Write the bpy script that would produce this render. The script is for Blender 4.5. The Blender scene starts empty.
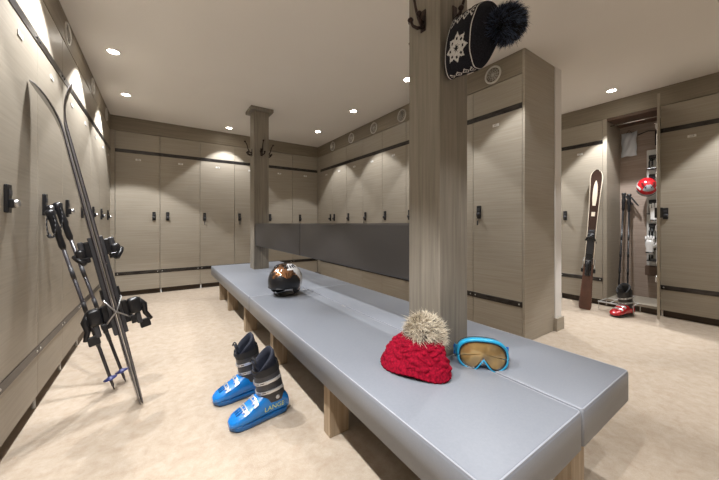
import bpy, bmesh, math, random
from mathutils import Vector, Matrix, Euler
random.seed(7)
PI = math.pi
C = bpy.context.scene.collection

# ---------------------------------------------------------------- materials
def mat(name, col, rough=.5, metal=0., spec=.5, coat=0., emit=None, estr=0., alpha=1., sheen=0., trans=0.):
    m = bpy.data.materials.new(name); m.use_nodes = True
    b = m.node_tree.nodes['Principled BSDF']
    b.inputs['Base Color'].default_value = (*col, 1)
    b.inputs['Roughness'].default_value = rough
    b.inputs['Metallic'].default_value = metal
    b.inputs['Specular IOR Level'].default_value = spec
    b.inputs['Coat Weight'].default_value = coat
    b.inputs['Sheen Weight'].default_value = sheen
    b.inputs['Transmission Weight'].default_value = trans
    b.inputs['Alpha'].default_value = alpha
    if emit:
        b.inputs['Emission Color'].default_value = (*emit, 1)
        b.inputs['Emission Strength'].default_value = estr
    return m
def noisy(m, c1, c2, scale=(1,1,1), nscale=5., detail=6., lo=.3, hi=.7, bump=0., dist=.005, rand=True, rough=None):
    nt = m.node_tree; N = nt.nodes; L = nt.links
    b = N['Principled BSDF']
    tc = N.new('ShaderNodeTexCoord'); mp = N.new('ShaderNodeMapping'); mp.inputs['Scale'].default_value = scale
    L.new(tc.outputs['Object'], mp.inputs['Vector'])
    if rand:
        oi = N.new('ShaderNodeObjectInfo'); mu = N.new('ShaderNodeMath'); mu.operation = 'MULTIPLY'; mu.inputs[1].default_value = 37.
        L.new(oi.outputs['Random'], mu.inputs[0]); L.new(mu.outputs[0], mp.inputs['Location'])
    n = N.new('ShaderNodeTexNoise'); n.inputs['Scale'].default_value = nscale; n.inputs['Detail'].default_value = detail
    L.new(mp.outputs[0], n.inputs['Vector'])
    r = N.new('ShaderNodeValToRGB'); e = r.color_ramp.elements
    e[0].position = lo; e[0].color = (*c1, 1); e[1].position = hi; e[1].color = (*c2, 1)
    L.new(n.outputs['Fac'], r.inputs['Fac']); L.new(r.outputs['Color'], b.inputs['Base Color'])
    if bump:
        bp = N.new('ShaderNodeBump'); bp.inputs['Strength'].default_value = bump; bp.inputs['Distance'].default_value = dist
        L.new(n.outputs['Fac'], bp.inputs['Height']); L.new(bp.outputs['Normal'], b.inputs['Normal'])
    return m
M = {}
M['wood'] = noisy(mat('wood_laminate', (.3,.25,.2), .42, spec=.45), (.305,.264,.207), (.395,.355,.29), (.9,.9,36), 2.8, 7, .2, .8, .05, .001)
M['woodv'] = noisy(mat('wood_vertical', (.3,.25,.2), .5, spec=.4), (.27,.235,.18), (.42,.375,.305), (26,26,1.1), 3., 9, .25, .78, .12, .001)
M['woodpost'] = noisy(mat('wood_post', (.3,.25,.2), .55, spec=.35), (.185,.163,.130), (.285,.252,.207), (26,26,1.1), 2.6, 9, .28, .74, .25, .002)
M['leg'] = noisy(mat('bench_leg_wood', (.3,.25,.2), .55, spec=.35), (.27,.19,.115), (.46,.36,.25), (26,26,1.1), 3., 9, .25, .78, .1, .001)
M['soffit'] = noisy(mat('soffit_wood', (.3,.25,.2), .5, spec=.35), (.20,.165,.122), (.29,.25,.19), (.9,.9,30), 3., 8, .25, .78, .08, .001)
M['kick'] = mat('kick_board', (.055,.038,.026), .7)
M['strap'] = noisy(mat('steel_band', (.1,.1,.1), .36, .85), (.035,.031,.029), (.085,.079,.076), (3,3,12), 4, 5, .3, .7)
M['gap'] = mat('shadow_gap', (.02,.018,.015), .9)
M['lock'] = mat('lock_black', (.012,.012,.014), .35)
M['chrome'] = mat('chrome', (.75,.75,.76), .18, 1.)
M['steel'] = mat('brushed_steel', (.55,.55,.56), .35, 1.)
M['plate'] = mat('plate_metal', (.62,.6,.56), .35, .6)
M['tag'] = mat('plate_white', (.78,.77,.74), .4)
M['ink'] = mat('digit_ink', (.03,.03,.03), .6)
M['white'] = mat('white_paint', (.78,.76,.73), .6)
M['ceil'] = noisy(mat('ceiling_paint', (.6,.55,.5), .85, spec=.2), (.80,.765,.72), (.82,.785,.74), (1,1,1), 1.5, 3)
M['vinyl'] = noisy(mat('vinyl_seat', (.36,.36,.39), .42, spec=.5), (.212,.227,.258), (.226,.241,.272), (1,1,1), 140, 2, .3, .7, .03, .0004)
M['vinyl_back_shaded'] = noisy(mat('vinyl_back_shaded', (.16,.14,.14), .45, spec=.45), (.046,.042,.040), (.051,.047,.045), (1,1,1), 140, 2, .3, .7, .03, .0004)  # seat vinyl darkened: shade on the upright back put into its colour
M['seam'] = mat('seam_grey', (.34,.35,.39), .4)
M['seam_dark'] = mat('seam_dark', (.09,.08,.08), .6)
M['hook'] = noisy(mat('hook_bronze', (.03,.02,.018), .4, .7), (.018,.012,.011), (.05,.03,.026), (1,1,1), 30)
M['black'] = mat('black_plastic', (.012,.012,.014), .3)
M['blackm'] = mat('black_matte', (.018,.018,.02), .7)
M['dgrey'] = mat('dark_grey_plastic', (.045,.045,.05), .4)
M['navy'] = mat('liner_navy', (.008,.011,.024), .75)
M['blue'] = mat('boot_blue', (.008,.20,.62), .24, coat=.5)
M['blue2'] = mat('boot_blue_dark', (.006,.11,.33), .3, coat=.3)
M['buckle'] = mat('buckle_silver', (.72,.72,.74), .28, .7)
M['lime'] = mat('lettering_lime', (.62,.75,.25), .5)
M['redshell'] = mat('boot_red', (.55,.012,.02), .22, coat=.6)
M['redk'] = noisy(mat('red_knit', (.4,.01,.03), .95, spec=.15), (.13,.001,.010), (.36,.004,.024), (1,1,1), 120, 3, .3, .7, .5, .002)
M['furc'] = mat('fur_cream', (.78,.70,.56), .8, spec=.2)
M['furt'] = mat('fur_tan', (.46,.38,.28), .8, spec=.2)
M['furd'] = mat('fur_dark', (.05,.045,.045), .8, spec=.2)
M['furb'] = mat('fur_black', (.006,.006,.009), .6, spec=.3)
M['furn'] = mat('fur_blue_grey', (.07,.095,.16), .6, spec=.4)
M['kb'] = noisy(mat('knit_black', (.01,.01,.013), .95, spec=.15), (.006,.006,.009), (.018,.018,.024), (1,1,1), 260, 2, .3, .7, .5, .001)
M['kw'] = noisy(mat('knit_white', (.6,.58,.55), .95, spec=.15), (.38,.37,.36), (.62,.6,.58), (1,1,1), 260, 2, .3, .7, .5, .001)
M['gblue'] = mat('goggle_blue', (.02,.36,.62), .3, coat=.3)
M['gblue2'] = mat('goggle_strap_blue', (.012,.13,.48), .6)
M['lens'] = noisy(mat('goggle_lens', (.5,.33,.12), .06, .55, coat=1.), (.20,.14,.07), (.62,.40,.15), (1,1,1), 14, 2, .35, .65)
M['foam'] = mat('foam_black', (.02,.02,.02), .9)
M['copper'] = noisy(mat('helmet_copper', (.45,.2,.1), .1, .9, coat=1.), (.05,.025,.018), (.62,.30,.14), (1,1,1), 13, 3, .42, .56)
M['hwhite'] = mat('helmet_white', (.8,.79,.78), .2, coat=.6)
M['skit'] = noisy(mat('ski_black', (.03,.026,.03), .25, coat=.5), (.018,.016,.02), (.05,.044,.05), (1,1,1), 6)
M['skie'] = mat('ski_edge_grey', (.17,.16,.165), .3, .5)
M['skib'] = mat('ski_base', (.05,.045,.05), .4)
M['skibrown'] = noisy(mat('ski_brown', (.12,.05,.03), .3, coat=.5), (.085,.036,.022), (.15,.062,.038), (1,1,1), 8)
M['skidark'] = mat('ski_dark_brown', (.045,.022,.016), .3, coat=.5)
M['skicream'] = mat('ski_cream', (.82,.72,.58), .35, coat=.3)
M['baskt'] = mat('pole_basket_blue', (.05,.06,.22), .4)
M['bag'] = mat('clear_bag', (.62,.66,.72), .15, spec=.8, coat=.5)
M['rack'] = mat('rack_white', (.62,.62,.60), .5)
M['brown'] = mat('brown_board', (.10,.06,.04), .6)
M['inner'] = noisy(mat('locker_inner', (.35,.3,.25), .5), (.27,.205,.165), (.40,.32,.265), (1.3,1.3,30), 3.2, 8, .25, .78)
M['lamp'] = mat('lamp_glow', (1,1,1), .5, emit=(1,.93,.82), estr=40.)
M['clear'] = mat('helmet_grey', (.35,.37,.40), .3, coat=.3)

m = mat('carpet', (.6,.45,.3), .95, spec=.1, sheen=.2)
nt = m.node_tree; N = nt.nodes; L = nt.links; b = N['Principled BSDF']
tc = N.new('ShaderNodeTexCoord')
n1 = N.new('ShaderNodeTexNoise'); n1.inputs['Scale'].default_value = 16.; n1.inputs['Detail'].default_value = 9; n1.inputs['Roughness'].default_value = .72; n1.inputs['Distortion'].default_value = .25
n2 = N.new('ShaderNodeTexNoise'); n2.inputs['Scale'].default_value = 240.; n2.inputs['Detail'].default_value = 3
r1 = N.new('ShaderNodeValToRGB'); e = r1.color_ramp.elements
e[0].position = .30; e[0].color = (.39,.285,.19,1); e[1].position = .70; e[1].color = (.52,.435,.335,1)
x = e.new(.5); x.color = (.455,.36,.262,1)
L.new(tc.outputs['Object'], n1.inputs['Vector']); L.new(tc.outputs['Object'], n2.inputs['Vector']); L.new(n1.outputs['Fac'], r1.inputs['Fac'])
mx = N.new('ShaderNodeMix'); mx.data_type = 'RGBA'; mx.blend_type = 'MULTIPLY'; mx.inputs[0].default_value = .25
L.new(r1.outputs['Color'], mx.inputs[6]); L.new(n2.outputs['Fac'], mx.inputs[7]); 
br = N.new('ShaderNodeBrightContrast'); br.inputs['Bright'].default_value = .06
L.new(mx.outputs[2], br.inputs['Color']); L.new(br.outputs[0], b.inputs['Base Color'])
bp = N.new('ShaderNodeBump'); bp.inputs['Strength'].default_value = .4; bp.inputs['Distance'].default_value = .003
L.new(n2.outputs['Fac'], bp.inputs['Height']); L.new(bp.outputs[0], b.inputs['Normal'])
M['carpet'] = m

# ---------------------------------------------------------------- mesh builder
class MB:
    def __init__(s): s.v = []; s.f = []; s.m = []; s.sm = []
    def add(s, verts, faces, mi=0, smooth=False):
        o = len(s.v); s.v += [tuple(v) for v in verts]
        for f in faces: s.f.append(tuple(i+o for i in f)); s.m.append(mi); s.sm.append(smooth)
        return s
    def frombm(s, bm, mi=0, smooth=False, mtx=None):
        bm.verts.index_update()
        vs = [(mtx @ v.co if mtx else v.co.copy()) for v in bm.verts]
        s.add(vs, [[v.index for v in f.verts] for f in bm.faces], mi, smooth); bm.free(); return s
    def box(s, x0, x1, y0, y1, z0, z1, mi=0, bev=0., seg=2, mtx=None, smooth=False):
        bm = bmesh.new(); bmesh.ops.create_cube(bm, size=1)
        for v in bm.verts: v.co = Vector(((x0+x1)/2+v.co.x*(x1-x0), (y0+y1)/2+v.co.y*(y1-y0), (z0+z1)/2+v.co.z*(z1-z0)))
        if bev > 0: bmesh.ops.bevel(bm, geom=bm.edges[:], offset=bev, segments=seg, profile=.5, affect='EDGES')
        return s.frombm(bm, mi, smooth or bev > .004, mtx)
    def tube(s, pts, r, n=10, mi=0, cap=True, smooth=True):
        pts = [Vector(p) for p in pts]; k = len(pts)
        rs = r if isinstance(r, (list, tuple)) else [r]*k
        vs = []; up = None
        for i, p in enumerate(pts):
            t = (pts[min(i+1, k-1)]-pts[max(i-1, 0)]).normalized()
            if up is None:
                up = Vector((0,0,1)) if abs(t.z) < .9 else Vector((1,0,0))
            a = (up-t*up.dot(t)).normalized(); b_ = t.cross(a); up = a
            for j in range(n):
                q = 2*PI*j/n; vs.append(p+(a*math.cos(q)+b_*math.sin(q))*rs[i])
        fs = [(i*n+j, i*n+(j+1) % n, (i+1)*n+(j+1) % n, (i+1)*n+j) for i in range(k-1) for j in range(n)]
        if cap: fs += [tuple(range(n-1, -1, -1)), tuple((k-1)*n+j for j in range(n))]
        return s.add(vs, fs, mi, smooth)
    def rings(s, rings, mi=0, cap0=True, cap1=True, smooth=True, mf=None):
        n = len(rings[0]); vs = [p for r in rings for p in r]; o = len(s.v)
        s.v += [tuple(v) for v in vs]
        for i in range(len(rings)-1):
            for j in range(n):
                s.f.append((o+i*n+j, o+i*n+(j+1) % n, o+(i+1)*n+(j+1) % n, o+(i+1)*n+j))
                s.m.append(mf(i, j) if mf else mi); s.sm.append(smooth)
        if cap0: s.f.append(tuple(o+j for j in range(n-1, -1, -1))); s.m.append(mi); s.sm.append(smooth)
        if cap1: s.f.append(tuple(o+(len(rings)-1)*n+j for j in range(n))); s.m.append(mi); s.sm.append(smooth)
        return s
    def lathe(s, prof, n=24, mi=0, mtx=None, smooth=True):
        rg = [[Vector((r*math.cos(2*PI*j/n), r*math.sin(2*PI*j/n), z)) for j in range(n)] for r, z in prof]
        if mtx: rg = [[mtx @ p for p in r] for r in rg]
        return s.rings(rg, mi, True, True, smooth)
    def text(s, txt, size, depth, mi, fn):
        cu = bpy.data.curves.new('txt', 'FONT'); cu.body = txt; cu.size = size; cu.extrude = 0
        cu.align_x = 'CENTER'; cu.align_y = 'CENTER'; cu.resolution_u = 3
        ob = bpy.data.objects.new('txt', cu); C.objects.link(ob)
        bpy.context.view_layer.update()
        me = ob.evaluated_get(bpy.context.evaluated_depsgraph_get()).to_mesh()
        vs = [fn(v.co.x, v.co.y) for v in me.vertices]; fs = [tuple(p.vertices) for p in me.polygons]
        s.add(vs, fs, mi); bpy.data.objects.remove(ob); bpy.data.curves.remove(cu); return s
    def build(s, name, mats, parent=None, fix=True):
        me = bpy.data.meshes.new(name); me.from_pydata(s.v, [], s.f); 
        if not isinstance(mats, (list, tuple)): mats = [mats]
        for mm in mats: me.materials.append(M[mm] if isinstance(mm, str) else mm)
        me.polygons.foreach_set('material_index', s.m); me.polygons.foreach_set('use_smooth', s.sm)
        if fix:
            bm = bmesh.new(); bm.from_mesh(me); bmesh.ops.recalc_face_normals(bm, faces=bm.faces[:]); bm.to_mesh(me); bm.free()
        me.update()
        o = bpy.data.objects.new(name, me); C.objects.link(o)
        if parent: o.parent = parent
        return o
def tag(o, label=None, cat=None, group=None, kind=None):
    if label: o['label'] = label
    if cat: o['category'] = cat
    if group: o['group'] = group
    if kind: o['kind'] = kind
    return o
def thing(name, label, cat, loc=(0,0,0), rz=0, group=None):
    o = bpy.data.objects.new(name, None); C.objects.link(o); o.empty_display_size = .1
    o.location = loc; o.rotation_euler = (0,0,rz); return tag(o, label, cat, group)
def struct(o): o['kind'] = 'structure'; return o
def sbox(name, m_, *a, **k): return struct(MB().box(*a, **k).build(name, m_))

H = 2.59; XL = -.572; YB = 5.416; XR = 2.65; XF = 4.70; ZT = 2.38; ZK = .072
# ---------------------------------------------------------------- room shell
sbox('floor', 'carpet', -1.14, 5.4, -2.6, 6.0, -.1, 0)
sbox('ceiling', 'ceil', -1.14, 5.4, -2.6, 6.0, H, H+.1)
sbox('wall_left', 'white', -1.24, -1.14, -2.6, 6.0, 0, H)
sbox('wall_back', 'white', -1.14, 5.4, 6.0, 6.1, 0, H)
sbox('wall_partition', 'white', 3.215, 3.345, 1.325, 6.0, 0, H)
sbox('wall_right', 'white', 5.4, 5.5, -2.6, 6.0, 0, H)
sbox('wall_front', 'white', -1.14, 5.4, -2.7, -2.6, 0, H)
sbox('baseboard_partition', 'wood', 3.2, 3.36, 1.305, 1.46, 0, .125, bev=.002)
sbox('baseboard_passage', 'wood', 3.345, 3.36, 1.46, 6.0, 0, .125)
# soffits above the lockers
sbox('trim_1', 'soffit', -1.14, XL, -2.6, YB, ZT+.003, H)
sbox('trim_2', 'soffit', -1.14, 3.21, YB, 6.0, ZT+.003, H)
sbox('trim_3', 'soffit', XR, 3.21, 1.355, YB, ZT+.003, H)
sbox('trim_4', 'soffit', XF, 5.4, -2.6, 6.0, ZT+.003, H)
sbox('trim_5', 'wood', -1.13, -.522, YB-.0, 5.95, 0, ZT)          # corner fillers
sbox('trim_6', 'wood', XR, 3.2, 5.293, YB-.002, ZK, ZT)
sbox('trim_7', 'wood', XR-.001, 3.212, 1.333, 1.354, 0.004, H)      # end panel of the bank
sbox('trim_8', 'wood', -1.13, XL, -2.6, .31, 0, ZT)
sbox('trim_9', 'wood', XF, 5.39, -2.6, -.105, 0, ZT)
sbox('trim_10', 'wood', XF, 5.39, 2.38, 6.0, 0, ZT)
sbox('trim_11', 'wood', 2.645, 3.2, YB, 5.95, 0, ZT)

# ---------------------------------------------------------------- lockers
def digits(txt, cx, cz, y, size):
    return lambda mb: mb.text(txt, size, 0, 1, lambda u, v: (cx+u, y, cz+v))
def lock_mb(cx, dial='lock', z=1.165, side=1):
    mb = MB(); mb.box(cx-.021, cx+.021, -.016, 0, z-.066, z+.062, 0, .004)
    mb.box(cx-.017, cx+.017, -.030, -.014, z-.044, z-.004, 0, .004)
    mb.box(cx-.013, cx+.013, -.019, -.015, z+.012, z+.036, 2, .001)
    R = Matrix.Translation((cx+.006*side, -.016, z-.022)) @ Matrix.Rotation(PI/2, 4, 'X')
    mb.lathe([(.0175, 0), (.0175, .022), (.014, .028), (0.0005, .029)], 20, 1, R)
    return mb
ZKL = ZK
def locker(x0w, loc, rz, label, group, num, lockx, kind='dark', key=False, vis=True, vent=None):
    w = x0w; t = thing('ski_locker', label, 'locker', loc, rz, group); ZK = .045 if loc[0] == XR else ZKL
    D = .49
    mb = MB(); y0 = .022
    mb.box(.001, .019, y0, D, ZK, ZT, 0); mb.box(w-.019, w-.001, y0, D, ZK, ZT, 0)
    mb.box(.019, w-.019, D-.012, D, ZK, ZT, 0); mb.box(.019, w-.019, y0, D-.012, ZK, ZK+.018, 0); mb.box(.019, w-.019, y0, D-.012, ZT-.018, ZT, 0)
    mb.build('body', ['wood'], t)
    MB().box(.001, w-.001, .045, .06, 0.001, ZK-.001, 0).build('kick_board', 'kick', t)
    dr = MB().box(.0025, w-.0025, 0, .020, ZK+.004, ZT-.004, 0, .0012, 1).build('door', 'wood', t)
    for z0, z1 in ((.308, .358), (2.072, 2.122)):
        mb = MB().box(.0, w, -.0035, .0, z0, z1, 0, .001, 1)
        for bx in (.028, w-.028):
            R = Matrix.Translation((bx, -.0035, (z0+z1)/2)) @ Matrix.Rotation(PI/2, 4, 'X')
            mb.lathe([(.007, 0), (.006, .003), (.003, .0045), (.0003, .005)], 12, 1, R)
        mb.build('steel_band', ['strap', 'plate' if z0 < 1 else 'lock'], dr)
    lk = lock_mb(lockx, side=1 if lockx < w/2 else -1).build('lock', ['lock', 'steel' if kind == 'silver' else 'dgrey', 'dgrey'], dr)
    if key:
        kb = MB()
        kb.tube([(lockx+.008*math.sin(a*PI/9), -.03-.001*a*0, 1.115-.02*(1-math.cos(a*PI/9))) for a in range(19)], .0022, 6, 0, cap=False)
        kb.box(lockx-.006, lockx+.006, -.036, -.028, 1.035, 1.078, 0, .002)
        kb.build('key_tag', ['dgrey'], dr)
    mb = MB().box(w/2-.032, w/2+.032, -.004, 0, 1.972, 1.998, 0, .0012, 1)
    digits(num, w/2, 1.985, -.0047, .024)(mb)
    mb.build('number_plate', ['tag', 'ink'], dr)
    mb = MB().lathe([(.011, 0.0), (.011, .006), (.008, .010), (.008, ZK-.001)], 14, 0, Matrix.Translation((.014, .02, 0.001)))
    tag(mb.build('foot', 'white', t), 'short white foot under the door seam')
    return t
ordn = ['first', 'second', 'third', 'fourth', 'fifth', 'sixth', 'seventh', 'eighth', 'ninth', 'tenth']
# left row (local x -> +Y)
ys = [.32+.525*i for i in range(10)]
for i, y in enumerate(ys):
    w = .525 if i < 9 else .367
    lab = ('narrow pale wood locker at the far end of the left row, in the corner' if i == 9 else
           'pale wood locker in the left row, %s from the back corner' % ordn[9-i])
    locker(w, (XL, y, 0), PI/2, lab, 'lockers along the left wall', str(176+i), .095, 'silver')
# back row
xs = [-.519, .01, .547, 1.073, 1.6, 2.115, 2.64]
hs = [-.064, .106, .612, 1.153, 1.683, 2.268]
for i in range(6):
    locker(xs[i+1]-xs[i], (xs[i], YB, 0), 0, 'wood locker in the back row facing the camera, %s from the left corner' % ordn[i],
           'lockers along the back wall', str(186+i), hs[i]-xs[i] if i else .455, key=i in (2, 3))
# right row (local x -> -Y)
ye = [5.29, 4.80, 4.315, 3.82, 3.335, 2.84, 2.345, 1.85, 1.355]
for i in range(8):
    w = ye[i]-ye[i+1]
    lab = ('tall wood locker at the near end of the right bank, beside the big post' if i == 7 else 'wood locker in the right row behind the bench, %s from the back corner' % ordn[i])
    locker(w, (XR, ye[i], 0), -PI/2, lab, 'lockers along the right wall', str(104+i) if i < 7 else '111', w-.07 if i == 0 else .072, key=i in (3, 7))
# far right row
yf = [(2.37, 1.885), (1.885, 1.392), (.868, .385), (.385, -.10)]
fl = ['wood locker in the far right row, hidden beyond the white wall end', 'wood locker in the far right row with brown skis leaning on it',
      'wide wood locker in the far right row, just right of the open locker', 'wood locker at the far right edge of the photo']
for (a, b_), lb, nm in zip(yf, fl, ('120', '121', '123', '124')):
    locker(a-b_, (XF, a, 0), -PI/2, lb, 'lockers along the far right wall', nm, .072 if a > 1 else .045)
# open locker: Y from 1.392 down to .868
t = thing('open_locker', 'open wood locker holding ski gear, between two closed lockers in the far right row', 'locker', (XF, 1.392, 0), -PI/2)
W = 1.392-.868; D = .52
mb = MB(); mb.box(0.001, .042, 0, D, ZK, ZT); mb.build('side_panel', 'wood', t)
MB().box(W-.02, W-.001, 0, D, ZK, ZT).build('side_panel', 'wood', t)
MB().box(.042, W-.02, D-.015, D, ZK, ZT).build('back_panel', 'inner', t)
MB().box(.042, W-.02, .0, D-.015, ZK, ZK+.03).build('bottom_shelf', 'wood', t)
MB().box(.042, W-.02, .0, D-.015, ZT-.03, ZT).build('top_panel', 'brown', t)
MB().box(.001, W-.001, .045, .06, .001, ZK-.001).build('kick_board', 'kick', t)
MB().tube([(.05, .10, ZT-.08), (W-.025, .10, ZT-.08)], .008, 10).build('hanging_rail', 'chrome', t)
MB().tube([(W-.08, D-.02, ZT-.03), (W-.085, D-.03, ZT-.12), (W-.12, D-.03, ZT-.16), (W-.2, D-.03, ZT-.14), (W-.3, D-.025, ZT-.17)], .005, 6).build('cable', 'blackm', t)
MB().tube([(W-.13, D-.03, ZT-.12), (W-.13, D-.03, ZT-.34)], .007, 6).build('cable', 'blackm', t)
# door swung open; local frame: hinge at (W-.002, 0)
dp = bpy.data.objects.new('door', None)
ang = math.radians(190.5-90)    # edge-on from the aisle
mb = MB().box(0, .50, -.011, .011, ZK+.004, ZT-.004, 0, .0012, 1)
RT = Matrix.Translation((W-.012, -.002, 0)) @ Matrix.Rotation(math.radians(-90+10.6), 4, 'Z')
mb2 = MB(); mb2.add([RT @ Vector(v) for v in mb.v], mb.f, 0); door = mb2.build('door', 'woodv', t)
mb = MB()
for z0, z1 in ((.308, .358), (2.072, 2.122)): mb.box(0, .50, .011, .0145, z0, z1, 0)
mb.v = [tuple(RT @ Vector(v)) for v in mb.v]; mb.build('steel_band', 'strap', door)
mb = MB(); mb.box(.42, .462, -.03, .032, 1.11, 1.215, 0, .004)
mb.v = [tuple(RT @ Vector(v)) for v in mb.v]; mb.build('lock', 'lock', door)
for z in (.42, 1.0, 1.6, 2.15):
    mb = MB(); mb.box(.01, .06, -.026, -.011, z-.03, z+.03, 0, .003); mb.lathe([(.011, z-.035), (.011, z+.035)], 12, 0, Matrix.Translation((.005, -.014, 0)))
    mb.v = [tuple(RT @ Vector(v)) for v in mb.v]; mb.build('hinge', 'chrome', door)
mb = MB(); mb.box(.10, .36, -.016, -.011, .62, 2.0, 0, .002)
mb.v = [tuple(RT @ Vector(v)) for v in mb.v]; mb.build('mirror', 'chrome', door)

# boot and glove dryer on the back panel (world coordinates from here on)
def world(name, label, cat, loc=(0,0,0), group=None): return thing(name, label, cat, loc, 0, group)
t = world('boot_dryer', 'white upright boot dryer with black holders on the open locker back', 'boot dryer', (5.16, 1.0, 0))
MB().box(-.03, .03, -.07, .07, .52, 1.98, 0, .006).build('column', 'rack', t)
MB().box(-.06, .03, -.08, .08, .40, .52, 0, .004).build('base_box', 'brown', t)
for z in (1.86, 1.62, 1.30, 1.00, .72):
    mb = MB(); mb.box(-.06, -.03, -.045, .045, z, z+.05, 0, .006)
    mb.tube([(-.05, -.0, z), (-.12, -.0, z-.03), (-.13, -.0, z-.10)], .011, 8)
    mb.tube([(-.05, .03, z), (-.10, .03, z-.04), (-.10, .03, z-.12)], .008, 8)
    mb.box(-.13, -.03, -.05, .05, z-.135, z-.12, 0, .004)
    mb.build('holder', 'black', t)
# white bag hung on the inner wall
t = world('plastic_bag', 'clear pale plastic bag hanging in the top of the open locker', 'bag', (5.17, 1.25, 2.1))
mb = MB(); n = 14; vs = []
for s_ in (-1, 1):
    for i in range(n+1):
        for j in range(n+1):
            u = -1+2*i/n; v = -1+2*j/n
            e_ = (1-u**4)*(1-v**4)
            vs.append((s_*.022*e_-.0+.004*math.sin(7*u+5*v)*e_, .075*u*(1+.07*v*v)+.004*math.sin(6*v), .155*v*(1+.04*u*u)+.004*math.sin(5*u)))
K = (n+1)**2
fs = [(k*K+i*(n+1)+j, k*K+(i+1)*(n+1)+j, k*K+(i+1)*(n+1)+j+1, k*K+i*(n+1)+j+1) for k in (0, 1) for i in range(n) for j in range(n)]
mb.add(vs, fs, 0, True); mb.build('bag_body', 'bag', t, fix=False)
MB().tube([(0, -.03, .15), (.0, 0, .19), (0, .03, .15)], .003, 6).build('drawstring', 'blackm', t)

# ---------------------------------------------------------------- air vents on the soffits
def vent(loc, rz, r, label, group):
    t = thing('air_vent', label, 'vent', loc, rz, group)
    R = Matrix.Rotation(PI/2, 4, 'X')
    pr = [(r, 0), (r, .006), (r*.93, .010), (r*.80, .009), (r*.78, .002)]
    rg = [[R @ Vector((q*math.cos(2*PI*j/36), q*math.sin(2*PI*j/36), z)) for j in range(36)] for q, z in pr]
    MB().rings(rg, 0, False, False).build('ring', 'plate', t)
    mb = MB()
    for q in (.22, .42, .6):
        mb.tube([(r*q*math.cos(a*PI/14), -.008, r*q*math.sin(a*PI/14)) for a in range(29)], .0018, 5, 0, cap=False)
    for a in range(6):
        c_, s_ = math.cos(a*PI/6), math.sin(a*PI/6); mb.tube([(-r*.78*c_, -.006, -r*.78*s_), (r*.78*c_, -.006, r*.78*s_)], .0018, 5, 0)
    mb.lathe([(r*.79, .001), (r*.79, .002)], 30, 1, R)
    mb.build('grille', ['plate', 'soffit'], t)
gl = 'round vents above the left lockers'; gr = 'round vents above the right lockers'
for y, lb in ((3.07, 'round metal air vent above the left lockers, nearest the camera in view'), (4.09, 'round metal air vent above the left lockers, middle one in view'), (5.05, 'round metal air vent above the left lockers beside the back corner')):
    vent((XL, y, 2.475), PI/2, .082, lb, gl)
for y, lb in ((4.793, 'round air vent above the right lockers, nearest the back corner'), (4.159, 'round air vent above the right lockers, second from the back corner'),
              (3.535, 'round air vent above the right lockers, third from the back corner'), (2.918, 'round air vent beside the big post, fourth from the back corner'), (1.632, 'round air vent on the near end locker, under the black hat pompom')):
    vent((XR, y, 2.475), -PI/2, .084, lb, gr)

# ---------------------------------------------------------------- ceiling downlights
def downlight(x, y, label, power):
    t = thing('ceiling_light', label, 'ceiling light', (x, y, H), 0, 'recessed ceiling downlights')
    pr = [(.056, 0), (.056, -.004), (.05, -.0055), (.041, -.003), (.040, -.001)]
    MB().rings([[Vector((q*math.cos(2*PI*j/32), q*math.sin(2*PI*j/32), z)) for j in range(32)] for q, z in pr], 0, False, False).build('trim_ring', 'white', t)
    MB().lathe([(.0405, -.0015), (.0405, -.0005)], 28).build('lens', 'lamp', t)
    ld = bpy.data.lights.new('spot', 'SPOT'); ld.energy = power; ld.spot_size = math.radians(90 if x < 1.5 else 86); ld.spot_blend = .16; ld.shadow_soft_size = .035
    ld.color = (.98, .985, 1.0)
    lo = bpy.data.objects.new('spot', ld); C.objects.link(lo); lo.parent = t; lo.location = (0, 0, -.02)
P0 = 46
dl = [(-.34, 3.43, 'bright ceiling downlight nearest the camera above the left lockers'), (-.33, 4.49, 'ceiling downlight above the far end of the left lockers'),
      (.93, 5.12, 'ceiling downlight in front of the back lockers, left of the far post'), (2.2, 4.49, 'small ceiling downlight in front of the back right corner'),
      (2.2, 3.40, 'ceiling downlight in front of the middle of the right lockers'), (2.2, 2.33, 'ceiling downlight just left of the big near post'),
      (4.34, 1.20, 'ceiling downlight above the open locker at the right')]
for x, y, lb in dl: downlight(x, y, lb, P0*(2.6 if x < 0 else 1.15 if x < 1.5 else 2.7 if x > 4 else 1))
for k, (x, y) in enumerate(((-.34, 2.37), (-.34, 1.31), (-.34, .25), (-.34, -.8), (2.2, 1.27), (2.2, .2), (.93, -.3), (4.34, 0.0), (4.34, 2.6))):  # unseen lamps: rows continued by pitch, front and middle ones invented for brightness
    downlight(x, y, 'ceiling downlight outside the photo, one of the unseen lamps assumed or invented to light the room', P0*(2.6 if x < 0 else 1.15 if x < 1.5 else 2.7 if x > 4 else 1))

# ---------------------------------------------------------------- posts
def hook(t, mtx):
    # local: mounting face at y=0, outwards -y, up z
    mb = MB()
    mb.box(-.016, .016, -.006, 0, -.045, .055, 0, .003)
    mb.tube([(0, -.004, 0), (0, -.03, .005), (0, -.05, .045), (0, -.066, .105), (0, -.085, .135)], [.008, .008, .0065, .006, .006], 8)
    mb.lathe([(.002, -.012), (.010, -.008), (.0135, 0), (.010, .008), (.002, .012)], 12, 0, Matrix.Translation((0, -.09, .143)))
    for sx in (-1, 1):
        mb.tube([(0, -.004, -.02), (.012*sx, -.026, -.03), (.022*sx, -.048, -.022), (.026*sx, -.056, -.004)], [.0085, .008, .007, .007], 8)
        mb.lathe([(.002, -.012), (.010, -.008), (.014, 0), (.010, .008), (.002, .012)], 12, 0, Matrix.Translation((.027*sx, -.058, .004)))
    mb.v = [tuple(mtx @ Vector(v)) for v in mb.v]
    return mb.build('coat_hook', 'hook', t)
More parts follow.
